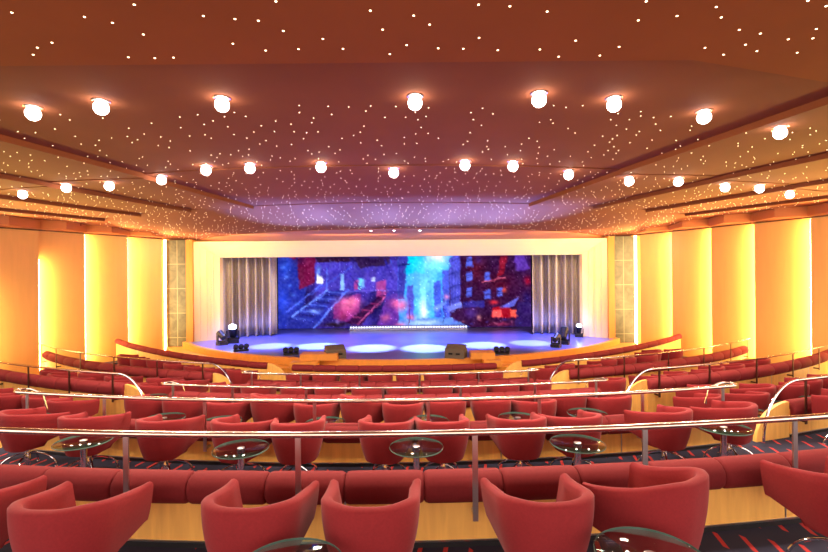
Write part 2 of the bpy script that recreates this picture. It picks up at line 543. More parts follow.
# each row: block -> list of (image column of the chair, yaw off the stage axis in degrees, radial offset)
ROWS = {
 (0, 0): [(-42, 0, .02), (72, -2, .06), (255, -4, .0), (371, 0, .0), (542, 6, .0), (655, 34, -.02, 'b'), (842, 8, -.06)],
 (1, 0): [(34, -14, 0), (95, 8, 0), (170, 2, 0), (243, -14, 0), (298, 12, .1), (388, -12, .1), (440, 4, 0), (518, 2, -.0), (574, 8, .1), (660, 12, 0), (713, 20, -.15)],
 (2, 0): [(147, -6, .0), (182, 6, 0), (228, -8, .1), (267, -38, -.05, 'b'), (318, -6, .1), (356, -38, -.05, 'b'), (407, -6, .1), (442, 6, 0), (498, -8, 0), (534, 4, .1), (569, 0, -.05), (603, 14, .1)],
 (3, 0): [(228, -6, 0), (254, 8, 0), (298, -6, 0), (327, 8, 0), (371, -8, .05), (398, 8, 0), (440, -8, 0), (469, 6, 0), (507, 4, 0), (533, 14, 0)],
 (4, 0): [(302, -6, 0), (325, 6, 0), (354, -6, 0), (375, 6, 0), (412, 0, 0), (436, -6, 0), (462, 6, 0), (490, 10, 0)],
 (1, 1): [(812, 20, -.1)],
 (2, 1): [(686, 10, 0), (713, 24, -.1), (737, -8, .1), (760, 20, 0), (784, -6, .1), (803, 18, .0), (822, 5, 0)],
 (3, 1): [(611, 20, .0), (656, -10, 0), (680, 14, 0), (696, 0, 0), (711, 18, 0), (724, 8, 0), (742, 20, 0), (756, 8, 0)],
 (4, 1): [(544, -8, 0), (565, 10, 0), (590, -8, .1), (608, 8, 0), (626, -6, 0), (642, 12, 0), (651, 16, -.05), (664, 6, 0)],
 (2, -1): [(6, -18, 0), (27, 10, 0), (48, -14, 0), (80, 6, .0)],
 (3, -1): [(64, -10, 0), (74, -18, 0), (84, 4, 0), (97, -12, 0), (111, 10, 0), (128, -8, 0), (146, 14, 0), (168, -10, 0), (190, 12, 0)],
 (4, -1): [(136, -12, 0), (144, -8, 0), (159, 10, 0), (172, -8, 0), (196, -6, 0), (215, 8, 0), (235, -8, 0)],
}
TABLES = {
 (0, 0): [(289, 26.42), (651, 26.40)],
 (1, 0): [(84, 23.6), (241, 23.6), (413, 23.6), (577, 23.6), (722, 23.35)],
 (2, 0): [(167, 21.75), (222, 21.75), (322, 21.75), (424, 21.75), (516, 21.75), (586, 21.75)],
 (3, 0): [(229, 19.55), (312, 19.5), (380, 19.55), (460, 19.5), (520, 19.5)],
 (4, 0): [(340, 17.25), (424, 17.25), (476, 17.25)],
 (2, 1): [(735, 21.8), (778, 21.8), (812, 21.8)],
 (3, 1): [(640, 19.5), (687, 19.5), (733, 19.5)],
 (4, 1): [(577, 17.3), (599, 17.3), (636, 17.3), (658, 17.2)],
 (2, -1): [(25, 21.8), (66, 21.8)],
 (3, -1): [(66, 19.5), (104, 19.5), (133, 19.5), (178, 19.5)],
 (4, -1): [(147, 17.3), (175, 17.3), (212, 17.3)],
}
BLK = {0: 'centre block', 1: 'right side block', -1: 'left side block'}
def phi(x, y): return math.atan2(x-CX, CY-y)
for key, lst in ROWS.items():
    i, s = key
    seats = []
    for px, yaw, dr, *hb in sorted(lst):
        x, d = on_arc(px, RC[i] + dr, 480 if i == 0 else 430 if i == 1 else 380)
        seats.append([x, d, yaw, 'c', bool(hb)])
    for px, R in sorted(TABLES.get(key, [])):
        x, d = on_arc(px, R, 535 if i == 0 else 450 if i == 1 else 380)
        seats.append([x, d, 0, 't', False])
    rmin = RW[i] + .56; rmax = (RW[i-1] - .5) if i else 27
    for it in range(160):                       # spread neighbours until nothing touches
        for a in range(len(seats)):
            for b_ in range(a+1, len(seats)):
                p, q = seats[a], seats[b_]
                need = .745 if p[3] == q[3] == 'c' else .67
                dx, dy = q[0]-p[0], q[1]-p[1]; D = math.hypot(dx, dy)
                if D < need:
                    if D < 1e-3: dx, dy, D = .01, .001, .01
                    m = (need-D)*.52/D
                    wa, wb = (1, 1) if p[3] == q[3] else ((.3, 1.7) if q[3] == 't' else (1.7, .3))
                    p[0] -= dx*m*wa; p[1] -= dy*m*wa; q[0] += dx*m*wb; q[1] += dy*m*wb
        for p in seats:
            R = math.hypot(p[0]-CX, CY-p[1]); ph = phi(p[0], p[1])
            lo = rmin - (.14 if p[3] == 't' else 0)
            R2 = min(max(R, lo), rmax)
            if s:
                ph = s*max(s*ph, SA[i] + (.012 if R2 > RW[i]+.6 else .02))
            p[0] = CX + R2*math.sin(ph); p[1] = CY - R2*math.cos(ph)
            if s and s*(p[0]-wall_x(s, p[1])) > -.50: p[0] = wall_x(s, p[1]) - s*.50
    cs = sorted([p for p in seats if p[3] == 'c'], key=lambda p: p[0]/p[1])
    ts = sorted([p for p in seats if p[3] == 't'], key=lambda p: p[0]/p[1])
    for k, p in enumerate(cs):
        ph = phi(p[0], p[1])
        zf = ZC + FL[i] - (SDF[i] if s else 0)
        if s and i == 4:
            bnd = (HA[i]+SA[i])/2; zf += side_slope(i, bnd + (.78-bnd)*int((abs(ph)-bnd)/((.78-bnd)/8))/8)
        o = inst('b' if p[4] else 'c'); o.location = (p[0], p[1], zf)
        o.rotation_euler = (0, 0, (ph if i else 0) + math.radians(p[2]))
        who = 'only' if len(cs) == 1 else ORD[k] + ' from left'
        tag(o, f'red tub chair{" with raised back" if p[4] else ""}, {who}, behind the {ROWNAME[i]} tier wall, {BLK[s]}', 'chair', f'red tub chairs, {ROWNAME[i]} tier, {BLK[s]}')
    for k, p in enumerate(ts):
        ph = phi(p[0], p[1])
        zf = ZC + FL[i] - (SDF[i] if s else 0)
        if s and i == 4:
            bnd = (HA[i]+SA[i])/2; zf += side_slope(i, bnd + (.78-bnd)*int((abs(ph)-bnd)/((.78-bnd)/8))/8)
        o = inst('t'); o.location = (p[0], p[1], zf); o.rotation_euler = (0, 0, random.uniform(0, 1.5))
        tag(o, f'round glass table, {ORD[k]} from left, behind the {ROWNAME[i]} tier wall, {BLK[s]}', 'table', f'glass tables, {ROWNAME[i]} tier, {BLK[s]}')

# ------------------------------------------------------------------ side walls: overlapping veneer panels with hidden light strips
WT = 1.62
def side_wall(s):
    bd = [18.9, 17.6, 16.2, 14.9, 13.5, 12.0, 10.4, 8.7, 6.9] if s > 0 else [18.9, 17.7, 16.4, 15.2, 13.8, 12.2, 10.5, 8.7, 6.9]
    name = 'wall_right' if s > 0 else 'wall_left'
    tg = Vector((wall_x(s, 10)-wall_x(s, 11), -1, 0)).normalized()     # towards the camera
    nin = Vector((-s, 0, 0)); nin = (nin - tg*nin.dot(tg)).normalized()
    m = MB()
    z0, z1 = PIT + ZC - .2, WT + ZC
    dep = .30
    strips = []
    for k in range(len(bd)-1):
        far = Vector((wall_x(s, bd[k]), bd[k], 0)); near = Vector((wall_x(s, bd[k+1]), bd[k+1], 0))
        a = far; b = near - nin*dep                                   # far edge proud, near edge recessed
        m.prism([Vector((p.x, p.y, z0)) for p in (a, b, b - nin*.12, a - nin*.42)], (0, 0, z1-z0))
        if k < len(bd)-1: strips.append((near, k))
    xa, xb = (9.18, 9.95) if s > 0 else (-11.0, -10.32)
    m.box(((xa+xb)/2, 19.42, (z0+z1)/2), (xb-xa, .1, z1-z0))
    w = struct(m.build(name, M['wallwood'], smooth=False))
    full = {1: [(0, 1)]*8, -1: [(0, 1), (0, 1), (0, .80), (0, .62), (0, .7), (0, 1), (0, 1), (0, 1)]}[s]
    sidew = 'right' if s > 0 else 'left'
    for near, k in strips[:5]:
        f0, f1 = full[k]
        zz0 = FL[3] + ZC + .1; zz1 = zz0 + (z1 - .04 - zz0)*f1
        c = near - nin*(dep*.52) - tg*(.012)
        half = nin*.10
        poly = [c - half, c + half, c + half - tg*.02, c - half - tg*.02]
        q = MB().prism([Vector((p.x, p.y, zz0)) for p in poly], (0, 0, zz1-zz0))
        o = q.build('light_strip', M['strip'], smooth=False)
        tag(o, f'glowing vertical light strip behind the {ORD[k]} panel joint of the {sidew} wall from stage', 'light', 'wall light strips')
    # strip beside the stone pillar
    p = Vector((wall_x(s, 18.98), 18.98, 0)) + nin*.0
    xp = 9.24 if s > 0 else -10.37
    q = MB().box((xp, 19.19, (FL[4] + ZC + .3 + z1)/2), (.09, .04, z1 - FL[4] - ZC - .36))
    tag(q.build('light_strip', M['strip'], smooth=False), f'glowing vertical light strip beside the {sidew} stone pillar', 'light', 'wall light strips')
    # soffit with zigzag edge above the wall, fascia up to the ceiling
    sf = MB(); rows = []
    for k in range(len(bd)-1):
        far = Vector((wall_x(s, bd[k]), bd[k], 0)); near = Vector((wall_x(s, bd[k+1]), bd[k+1], 0))
        a = far + nin*.15; b = near + nin*(.15); mid = far*.35 + near*.65 + nin*.75
        sf.prism([Vector((p.x, p.y, z1+.03)) for p in (far - nin*.45, a, mid, b, near - nin*.45)], (0, 0, .42))
    struct(sf.build('trim_1' if s > 0 else 'trim_2', M['soffit'], smooth=False))
    tr = MB()
    a = Vector((wall_x(s, 18.9), 18.9, 0)) + nin*.03; b = Vector((wall_x(s, 7), 7, 0)) + nin*.03
    tr.prism([Vector((p.x, p.y, z1-.02)) for p in (a, b, b - nin*.05, a - nin*.05)], (0, 0, .04))
    struct(tr.build('trim_3' if s > 0 else 'trim_4', M['darkpost'], smooth=False))
    # wall above the soffit
    up = MB()
    a = Vector((wall_x(s, 19.2), 19.2, 0)) - nin*.4; b = Vector((wall_x(s, 6.9), 6.9, 0)) - nin*.4
    up.prism([Vector((p.x, p.y, z1)) for p in (a, b, b - nin*.1, a - nin*.1)], (0, 0, .7))
    struct(up.build('wall_upper_right' if s > 0 else 'wall_upper_left', M['soffit'], smooth=False))
for s in (1, -1): side_wall(s)

# ------------------------------------------------------------------ ceiling
def z_ceil(R, ph):
    """height (relative to the camera) of the faceted starry ceiling"""
    a = abs(ph)
    zb = 2.0 if R > 20.7 else 1.95 if R > 17 else 1.9
    return zb
ca = MB()
pl = [(-9, -3.0), (9, -3.0), (9, 4.9), (3.8, 4.23), (2.3, 3.77), (-3.6, 3.77), (-9, 4.6)]
ca.prism([Vector((x, y, 1.75+ZC)) for x, y in pl], (0, 0, .3))
struct(ca.build('ceiling', M['ceilA'], smooth=False))
PHB = [-.95, -.70, -.58, -.46, -.34, -.22, .22, .34, .46, .58, .70, .95]
def facets(mb, R0, R1, z, drop, rise=0., shift=0.):
    for k in range(len(PHB)-1):
        p0, p1 = PHB[k], PHB[k+1]
        if abs(p0+p1) > .1:
            p0 += shift*(1 if p0 > 0 else -1); p1 += shift*(1 if p1 > 0 else -1)
        else: p0 -= shift; p1 += shift
        n = 10
        top = []; rows = []
        for i in range(n+1):
            t = i/n; ph = p0 + (p1-p0)*t
            outer = t if p0 >= 0 else (1-t)
            dz = 0 if abs(p0+p1) < .1 else drop*(1-outer)
            rows.append([A(R0, ph, z - dz), A(R1, ph, z - dz - rise), A(R1, ph, z+.25), A(R0, ph, z+.25)])
        mb.grid(rows, closed=True)
        mb.add(rows[0], [(0,1,2,3)]); mb.add(rows[-1], [(0,1,2,3)])
cb = MB(); facets(cb, 26.2, 20.75, 2.0, .09); struct(cb.build('ceiling_rear', M['ceilB'], angle=20))
cc = MB(); facets(cc, 20.75, 17.0, 1.985, .09, .05); struct(cc.build('ceiling_middle', M['ceilB'], angle=20))
# front slope down to the curved lip
cd = MB(); rows = []
LIPC = (-.55, 26.6); LIPR = 11.2
n = 48
lip = []
for i in range(n+1):
    t = -1 + 2*i/n
    pl_ = A(LIPR, t*1.0, 1.60, *LIPC)
    pr = A(17.0, t*.80, 1.92)
    lip.append(pl_)
    rows.append([pr, pr*.66 + pl_*.34 + Vector((0, 0, .02)), pr*.33 + pl_*.67 + Vector((0, 0, .0)), pl_, pl_ + Vector((0, 0, .4)), pr + Vector((0, 0, .3))])
cd.grid(rows, closed=True)
struct(cd.build('ceiling_front', M['ceilB'], angle=20))
PRZ = 1.49; PY = 19.05
sf = MB(); rows = []
for p in lip:
    y2 = max(p.y + .05, PY + .3)
    rows.append([p + Vector((0, 0, -.01)), Vector((p.x, y2, PRZ + ZC + .02)), Vector((p.x, y2, PRZ + ZC + .5)), p + Vector((0, 0, .3))])
sf.grid(rows, closed=True)
struct(sf.build('trim_5', M['soffit'], angle=20))

# stars
sm = MB(); sm.lathe([(.001, -.004), (.006, -.003), (.0085, 0)], 8)
star0 = sm.build('star_light', M['star'])
spots = []
cells = {}
def scatter(n, fn):
    for _ in range(n):
        p = fn()
        if p is None: continue
        key = (int(p.x//.17), int(p.y//.17))
        near = [q for i in (-1, 0, 1) for j in (-1, 0, 1) for q in cells.get((key[0]+i, key[1]+j), ())]
        if any((q.x-p.x)**2 + (q.y-p.y)**2 < .15**2 for q in near): continue
        cells.setdefault(key, []).append(p)
        d = p.y
        if d < .5: continue
        px = 414 + F*p.x/d; py = 276 - F*(p.z-ZC)/d
        if -60 < px < 890 and -70 < py < 260: spots.append(p)
def fA():
    x, y = random.uniform(-4, 4), random.uniform(2.4, 3.70)
    return Vector((x, y, 1.75 + ZC + .0006))
def fB(R0, R1, z, drop, shift, pm):
    def g():
        R = math.sqrt(random.uniform(R1*R1, R0*R0)); ph = random.uniform(-pm, pm)
        a = abs(ph)
        bs = [.22+shift, .34+shift, .46+shift, .58+shift, .70+shift, .95+shift]
        dz = 0
        for q in range(5):
            if bs[q] <= a < bs[q+1]: dz = drop*(1-(a-bs[q])/(bs[q+1]-bs[q]))
        p = A(R, ph, z - dz + .001 - (.05*(20.75-R)/3.75 if R < 20.75 else 0))
        s = 1 if p.x > 0 else -1
        if s*(p.x - wall_x(s, p.y)) > -.9: return None
        return p
    return g
def fD():
    t = random.uniform(-.95, .95); u = random.uniform(.02, .97)
    pr = A(17.0, t*.80, 1.92); q = A(LIPR, t*1.0, 1.60, *LIPC)
    p = pr*(1-u) + q*u
    zz = [0, .02, 0, 0]
    f = u*3; k = min(2, int(f)); bump = zz[k] + (zz[k+1]-zz[k])*(f-k)
    f3 = [0, .34, .67, 1]
    p.z += bump - .012
    s = 1 if p.x > 0 else -1
    if s*(p.x - wall_x(s, p.y)) > -.7: return None
    return p
scatter(190, fA)
scatter(900, fB(23.7, 20.85, 2.0, .09, 0, .62))
scatter(1500, fB(20.6, 17.05, 1.985, .09, 0, .72))
scatter(1200, fD)
spots.sort(key=lambda p: p.y)
for k, p in enumerate(spots[:300]):
    o = star0 if k == 0 else star0.copy()
    if k: COL.objects.link(o)
    o.location = p
    if p.y < 3.75: tag(o, 'pinprick star light in the brown ceiling nearest the camera', 'star light', 'star lights in the near brown ceiling')
    else: tag(o, 'pinprick star light in the plum ceiling by the front downlights', 'star light', 'star lights in the plum ceiling')
st = MB()
for p in spots[300:]:
    r = .009
    st.add([p + Vector(v) for v in ((r, 0, 0), (0, r, 0), (-r, 0, 0), (0, -r, 0), (0, 0, -.006))], [(0,1,4),(1,2,4),(2,3,4),(3,0,4)])
so = st.build('star_field', M['star'])
tag(so, 'many tiny star lights in the ceiling towards the stage', 'star lights', kind='stuff')

# downlights
def make_down(r):
    root = empty('downlight')
    MB().lathe([(r*.9, .004), (r*1.2, .002), (r*1.22, -.006), (r*1.1, -.012), (r*.9, -.008)], 24).build('trim_ring', M['steel'], root)
    prof = [(max(.004, r*1.0*math.cos(a)), -.078 - r*1.0*math.sin(a)) for a in [-1.15 + (PI/2+1.15)*j/10 for j in range(11)]]  # bulb swollen to a low globe, its round shape standing for glare
    MB().lathe(prof, 20).build('bulb', M['lamp'], root)
    return root
row1 = [(33, 113), (101, 107), (222, 104), (415, 102), (539, 99), (614, 104), (704, 117), (780, 127)]
row2 = [(19, 194), (58, 188), (102, 184), (151, 179), (206, 173), (250, 171), (321, 170), (393, 170), (465, 168), (513, 169), (575, 174), (630, 179), (679, 182), (725, 186), (768, 188), (806, 191)]
D1 = make_down(.078)
def lightobj(name, typ, loc, energy, color, **k):
    l = bpy.data.lights.new(name, typ); l.energy = energy; l.color = color
    for a, v in k.items(): setattr(l, a, v)
    o = bpy.data.objects.new(name, l); COL.objects.link(o); o.location = loc
    return o
def aim(o, tgt):
    o.rotation_euler = (Vector(tgt) - o.location).to_track_quat('-Z', 'Y').to_euler()
WARM = (1.0, .80, .62)
first = True
for ri, (lst, z) in enumerate(((row1, 2.0), (row2, 1.94))):
    for k, (px, py) in enumerate(lst):
        p = at_z(px, py - (6 if ri == 0 else 4), z)
        # follow the tilted facets
        ph = math.atan2(p.x-CX, CY-p.y); a = abs(ph)
        bs = [.22, .34, .46, .58, .70, .95]
        R = math.hypot(p.x-CX, CY-p.y)
        for bb in bs:                              # keep clear of the facet edges
            if abs(a-bb) < .008: a = bb + (.008 if a >= bb else -.008)
        if 20.55 < R < 20.95: R = 20.55
        p.x = CX + R*math.sin(math.copysign(a, ph)); p.y = CY - R*math.cos(a)
        base = 2.0 if R > 20.75 else 1.985 - .05*(20.75-R)/3.75
        dz = 0
        for q in range(5):
            if bs[q] <= a < bs[q+1]: dz = .09*(1-(a-bs[q])/(bs[q+1]-bs[q]))
        p.z = ZC + base - dz
        o = D1 if first else copy_tree(D1)
        first = False
        o.location = p
        if ri == 1: o.scale = (1.1, 1.1, 1.1)
        tag(o, f'glowing round ceiling downlight, {ORD[k]} from left in the {"near" if ri == 0 else "far"} arc of lamps', 'downlight', f'downlights, {"near" if ri == 0 else "far"} arc')
        L = lightobj('downlight_lamp', 'SPOT', (p.x, p.y, p.z - .22), 240 if ri == 0 else 270, WARM, spot_size=math.radians(150), spot_blend=.8, shadow_soft_size=.1)
mini = MB().lathe([(.07, 0), (.07, -.015), (.05, -.02)], 14)
# small soffit lights above the stage
s0 = empty('soffit_light')
MB().lathe([(.055, 0), (.06, -.012), (.045, -.02)], 14).build('trim_ring', M['steel'], s0)
MB().lathe([(.042, -.012), (.03, -.03), (.003, -.036)], 12).build('bulb', M['lamp'], s0)
for k, px in enumerate((371, 394, 420)):
    o = s0 if k == 0 else copy_tree(s0)
    a, b = ray(px, 229); d = 15.75; o.location = (a*d, d, ZC + 1.60 - .021)
    tag(o, f'small downlight in the orange soffit over the stage, {["left", "middle", "right"][k]} of three', 'downlight', 'soffit downlights')

# ------------------------------------------------------------------ proscenium, pillars, stage
STZ = -2.64
XL0, XR0, XL1, XR1 = -9.13, 8.02, -8.28, 7.18
Y0, Y1 = 19.05, 19.65
ZT0, ZT1 = 1.50, .86
def V(x, y, z): return Vector((x, y, z + ZC))
pr = MB()
# stepped splayed frame: three nested reveals
steps = 4
for k in range(steps):
    f0, f1 = k/steps, (k+1)/steps
    xl0, xl1 = XL0+(XL1-XL0)*f0, XL0+(XL1-XL0)*f1
    xr0, xr1 = XR0+(XR1-XR0)*f0, XR0+(XR1-XR0)*f1
    zt0, zt1 = ZT0+(ZT1-ZT0)*f0, ZT0+(ZT1-ZT0)*f1
    y0, y1 = Y0+(Y1-Y0)*f0, Y0+(Y1-Y0)*(f0*.3+f1*.7)
    y2 = Y0+(Y1-Y0)*f1
    for (xa, xb) in ((xl0, xl1), (xr0, xr1)):
        pr.prism([V(xa, y0, STZ-.8), V(xb, y1, STZ-.8), V(xb, y2+.3, STZ-.8), V(xa, y2+.3, STZ-.8)], (0, 0, zt0-STZ+.8))
    pr.prism([V(xl0, y0, zt0), V(xl0, y1, zt1), V(xl0, y2+.3, zt1), V(xl0, y2+.3, zt0)], (xr0-xl0, 0, 0))
struct(pr.build('trim_6', M['cream'], smooth=False))
# fine bead rows on the frame uprights
bead = MB()
for s, x in ((-1, -8.72), (1, 7.66)):
    for c in range(2):
        for q in range(34):
            z = STZ + .25 + q*.105
            xx = x - s*c*.14
            f = (xx - XL0)/(XL1-XL0) if s < 0 else (xx - XR0)/(XR1-XR0)
            y = Y0 + (Y1-Y0)*f - .03
            bead.box((xx, y, z+ZC), (.05, .05, .05))
struct(bead.build('trim_7', M['cream'], smooth=False))
hd = MB().box((-.55, PY+1.0, ZC + 2.1), (24, .2, 1.3)); struct(hd.build('wall_front', M['soffit'], smooth=False))
for s in (-1, 1):
    sd = 'left' if s < 0 else 'right'
    xa, xb = ((-10.32, -9.40), (8.27, 9.18))[s > 0]
    m = MB().box(((xa+xb)/2, 19.30, ZC + (1.58+PIT)/2), (xb-xa, .3, 1.58-PIT))
    o = m.build('stone_pillar', M['stone'], smooth=False)
    o.location = ((xa+xb)/2, 19.30, 0); o.data.transform(Matrix.Translation((-(xa+xb)/2, -19.30, 0)))
    struct(o)
    xa, xb = ((-9.40, -9.12), (8.01, 8.27))[s > 0]
    m = MB().box(((xa+xb)/2, 19.12, ZC + (1.58+PIT)/2), (xb-xa, .34, 1.58-PIT))
    struct(m.build('trim_8' if s < 0 else 'trim_9', M['postwood'], smooth=False))
# small green sign plates
# stage platform
sg = MB(); SCX, SCY, SR = -.55, 25.7, 11.2
front = [A(SR, t, STZ, SCX, SCY) for t in [-.93 + 1.86*i/40 for i in range(41)]]
poly = front + [V(front[-1].x, 25, STZ), V(front[0].x, 25, STZ)]
sg.prism([p - Vector((0, 0, .06)) for p in poly], (0, 0, .06))
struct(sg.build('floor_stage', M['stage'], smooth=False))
ap = MB(); rows = []
for i in range(41):
    t = -.93 + 1.86*i/40
    rows.append([A(SR+.05, t, STZ+.004, SCX, SCY), A(SR+.05, t, STZ-.8, SCX, SCY), A(SR-.12, t, STZ-.8, SCX, SCY), A(SR-.12, t, STZ+.004, SCX, SCY)])
ap.grid(rows, closed=True); struct(ap.build('trim_10', M['stagewood'], angle=30))
# broad wooden lip in front of the stage at audience side (lower step)
lp = MB(); rows = []
for i in range(41):
    t = -.99 + 1.98*i/40
    rows.append([A(SR+.6, t, STZ-.22, SCX, SCY), A(SR+.6, t, STZ-.8, SCX, SCY), A(SR+.04, t, STZ-.8, SCX, SCY), A(SR+.04, t, STZ-.22, SCX, SCY)])
lp.grid(rows, closed=True); struct(lp.build('trim_11', M['stagewood'], angle=30))
# stage steps at both sides of centre
for s, (px0, px1) in ((-1, (303, 340)), (1, (470, 494))):
    r = empty('stage_steps'); sd = 'left' if s < 0 else 'right'
    p = at_z((px0+px1)/2, 358, STZ); w = (px1-px0)/F*14.6
    r.location = (p.x, 14.75, ZC + STZ)
    rz = 0
    MB().box((0, 0, .10), (w, .55, .2)).build('upper_tread', M['stagewood'], r, smooth=False)
    MB().box((s*w*.33, -.42, -.09), (w*.72, .36, .2)).build('lower_tread', M['stagewood'], r, smooth=False)
    tag(r, f'pale wooden steps at the stage edge by the {sd} monitor speaker', 'steps', 'stage steps')
# stage house
bk = MB(); bk.box((-.5, 24.6, ZC + 0), (26, .2, 7)); bk.box((-11.5, 22, ZC), (.2, 5.4, 7)); bk.box((10.5, 22, ZC), (.2, 5.4, 7)); bk.box((-.5, 22.3, ZC+3.3), (24, 4.8, .2))
struct(bk.build('wall_back', M['black'], smooth=False))

# ---- LED screen with a painted night street
W, H = 304, 90
X0, X1, Yt, Yb = 278., 531., 253., 328.5
xs = X0 + (np.arange(W)+.5)/W*(X1-X0); ys = Yt + (np.arange(H)+.5)/H*(Yb-Yt)
GX, GY = np.meshgrid(xs, ys)
img = np.zeros((H, W, 3))
rng = np.random.default_rng(3)
def vnoise(sc, seed):
    g = np.random.default_rng(seed).random((60, 60))
    u = (GX-X0)/sc; v = (GY-Yt)/sc
    i = np.floor(u).astype(int) % 58; j = np.floor(v).astype(int) % 58
    a = u-np.floor(u); b = v-np.floor(v); a = a*a*(3-2*a); b = b*b*(3-2*b)
    return (g[j, i]*(1-a)+g[j, i+1]*a)*(1-b) + (g[j+1, i]*(1-a)+g[j+1, i+1]*a)*b
def C(r, g, b): return np.array([r, g, b])/255.
def blend(mask, c, a=1.):
    global img
    m = np.clip(mask*a, 0, 1)[..., None]; img = img*(1-m) + c*m
def poly(pts, c, a=1., soft=.5):
    """filled polygon, slightly soft edge by supersampling"""
    acc = np.zeros((H, W))
    for dx in (-.3, .3):
        for dy in (-.3, .3):
            ins = np.zeros((H, W), bool); n = len(pts)
            for k in range(n):
                (xa, ya), (xb, yb) = pts[k], pts[(k+1) % n]
                if ya == yb: continue
                cond = ((ya > GY+dy) != (yb > GY+dy)) & (GX+dx < (xb-xa)*(GY+dy-ya)/(yb-ya)+xa)
                ins ^= cond
            acc += ins
    blend(acc/4, c, a)
def blob(cx, cy, rx, ry, c, a=1., p=2.):
    r = ((GX-cx)/rx)**2 + ((GY-cy)/ry)**2
    blend(np.exp(-r*p), c, a)
def line(xa, ya, xb, yb, w, c, a=1.):
    dx, dy = xb-xa, yb-ya; L2 = dx*dx+dy*dy
    t = np.clip(((GX-xa)*dx+(GY-ya)*dy)/L2, 0, 1)
    d = np.hypot(GX-xa-t*dx, GY-ya-t*dy)
    blend(np.clip(w/2+.5-d, 0, 1), c, a)
img[:] = C(52, 40, 120)
n1, n2, n3 = vnoise(14, 1), vnoise(6, 2), vnoise(2.5, 4)
img *= (.65 + .7*n1)[..., None]
# left buildings
poly([(278, 253), (312, 253), (306, 290), (300, 328), (278, 328)], C(44, 52, 150))
blob(286, 268, 8, 12, C(50, 80, 200), .8); blob(283, 300, 7, 20, C(54, 80, 220), .8)
poly([(298, 253), (316, 253), (315, 283), (299, 290)], C(110, 26, 66), .95)
poly([(287, 253), (297, 253), (296, 260), (287, 258)], C(150, 16, 46), .9)
poly([(314, 253), (345, 253), (352, 262), (318, 266)], C(50, 26, 48), .9)
poly([(315, 264), (400, 262), (400, 292), (315, 293)], C(74, 62, 176), .9)
poly([(352, 253), (392, 253), (388, 266), (360, 270)], C(54, 34, 74), .95)
blob(370, 262, 18, 6, C(44, 26, 66), .8)
poly([(317, 273), (323, 280), (323, 284), (317, 285)], C(240, 240, 250))
blob(319, 272, 3, 6, C(120, 160, 250), .9)
line(327, 270, 327, 292, 1.6, C(90, 110, 220), .8); line(315, 292, 352, 268, 1.2, C(70, 84, 210), .8)
poly([(341, 275), (344, 275), (344, 291), (340, 291)], C(130, 170, 245))
poly([(354, 281), (358, 281), (358, 290), (354, 290)], C(170, 70, 150)); poly([(358, 279), (364, 279), (364, 290), (358, 290)], C(104, 190, 240))
poly([(371, 279), (375, 279), (375, 283), (371, 283)], C(220, 250, 255))
line(350, 276, 362, 291, .8, C(50, 40, 130)); line(385, 262, 396, 288, 2.2, C(48, 40, 140)); line(390, 262, 401, 284, 1.6, C(70, 80, 200))
poly([(376, 284), (386, 280), (386, 296), (376, 298)], C(196, 74, 140), .7)
# left big stair
poly([(292, 316), (328, 291), (346, 291), (312, 328), (284, 328)], C(48, 52, 150))
for q in range(9):
    t = q/8; line(293+t*34, 317-t*25, 310+t*34, 319-t*25, 1.3, C(36, 32, 100) if q % 2 else C(80, 100, 210), .8)
line(286, 312, 322, 285, 1.1, C(90, 110, 240)); line(292, 316, 328, 290, 1.6, C(110, 140, 250)); line(314, 327, 348, 290, 1.8, C(90, 120, 245))
blob(314, 311, 8, 3, C(130, 160, 255), .9); blob(317, 298, 4, 3, C(120, 150, 250), .6)
# pink lit wall and second stair
poly([(334, 305), (348, 297), (361, 294), (358, 316), (346, 322), (333, 318)], C(150, 50, 130), .6); blob(347, 308, 12, 9, C(232, 96, 160), .8, 1.2)
blob(350, 302, 13, 6, C(255, 130, 180), .9); blob(342, 316, 8, 7, C(150, 40, 90), .6)
poly([(345, 323), (380, 296), (387, 296), (360, 325)], C(62, 24, 70))
for q in range(8):
    t = q/7; line(348+t*31, 320-t*23, 356+t*31, 321-t*23, .9, C(200, 70, 140) if q % 2 else C(48, 20, 70), .8)
line(357, 324, 386, 297, 1., C(220, 100, 170))
poly([(386, 297), (408, 292), (408, 326), (376, 326)], C(96, 50, 150)); blob(396, 304, 9, 6, C(240, 110, 170), .8); blob(385, 318, 7, 5, C(230, 110, 150), .6)
blob(335, 324, 18, 3, C(40, 26, 30), .9); blob(337, 321, 3, 3, C(160, 140, 230), .7)
# street and sky
poly([(398, 253), (456, 253), (450, 328), (398, 328)], C(60, 150, 240))
poly([(402, 253), (424, 253), (424, 275), (402, 275)], C(0, 176, 220)); blob(436, 258, 12, 9, C(255, 255, 255), 1., 1.); blob(432, 268, 20, 8, C(120, 235, 250), .8)
blob(424, 290, 14, 22, C(130, 225, 255), .9, 1.); blob(423, 312, 6, 16, C(235, 250, 255), 1.)
poly([(412, 275), (416, 272), (420, 276), (420, 300), (412, 300)], C(90, 170, 240), .5); poly([(426, 284), (431, 280), (433, 312), (426, 312)], C(84, 150, 240), .55)
poly([(433, 284), (441, 282), (441, 318), (434, 318)], C(70, 90, 210)); poly([(442, 272), (449, 272), (450, 320), (442, 318)], C(80, 84, 206), .9)
poly([(398, 253), (405, 253), (409, 262), (406, 267), (404, 300), (398, 300)], C(62, 60, 160)); line(398, 267, 409, 266, 2, C(40, 44, 120))
poly([(407, 288), (413, 286), (413, 322), (406, 324)], C(86, 90, 210)); blob(401, 306, 8, 9, C(235, 110, 170), .9); blob(410, 318, 8, 4, C(240, 140, 180), .8)
poly([(398, 320), (452, 318), (470, 328), (398, 328)], C(96, 130, 220), .9); blob(424, 323, 22, 3, C(190, 220, 255), .9); blob(400, 325, 8, 3, C(240, 130, 190), .8)
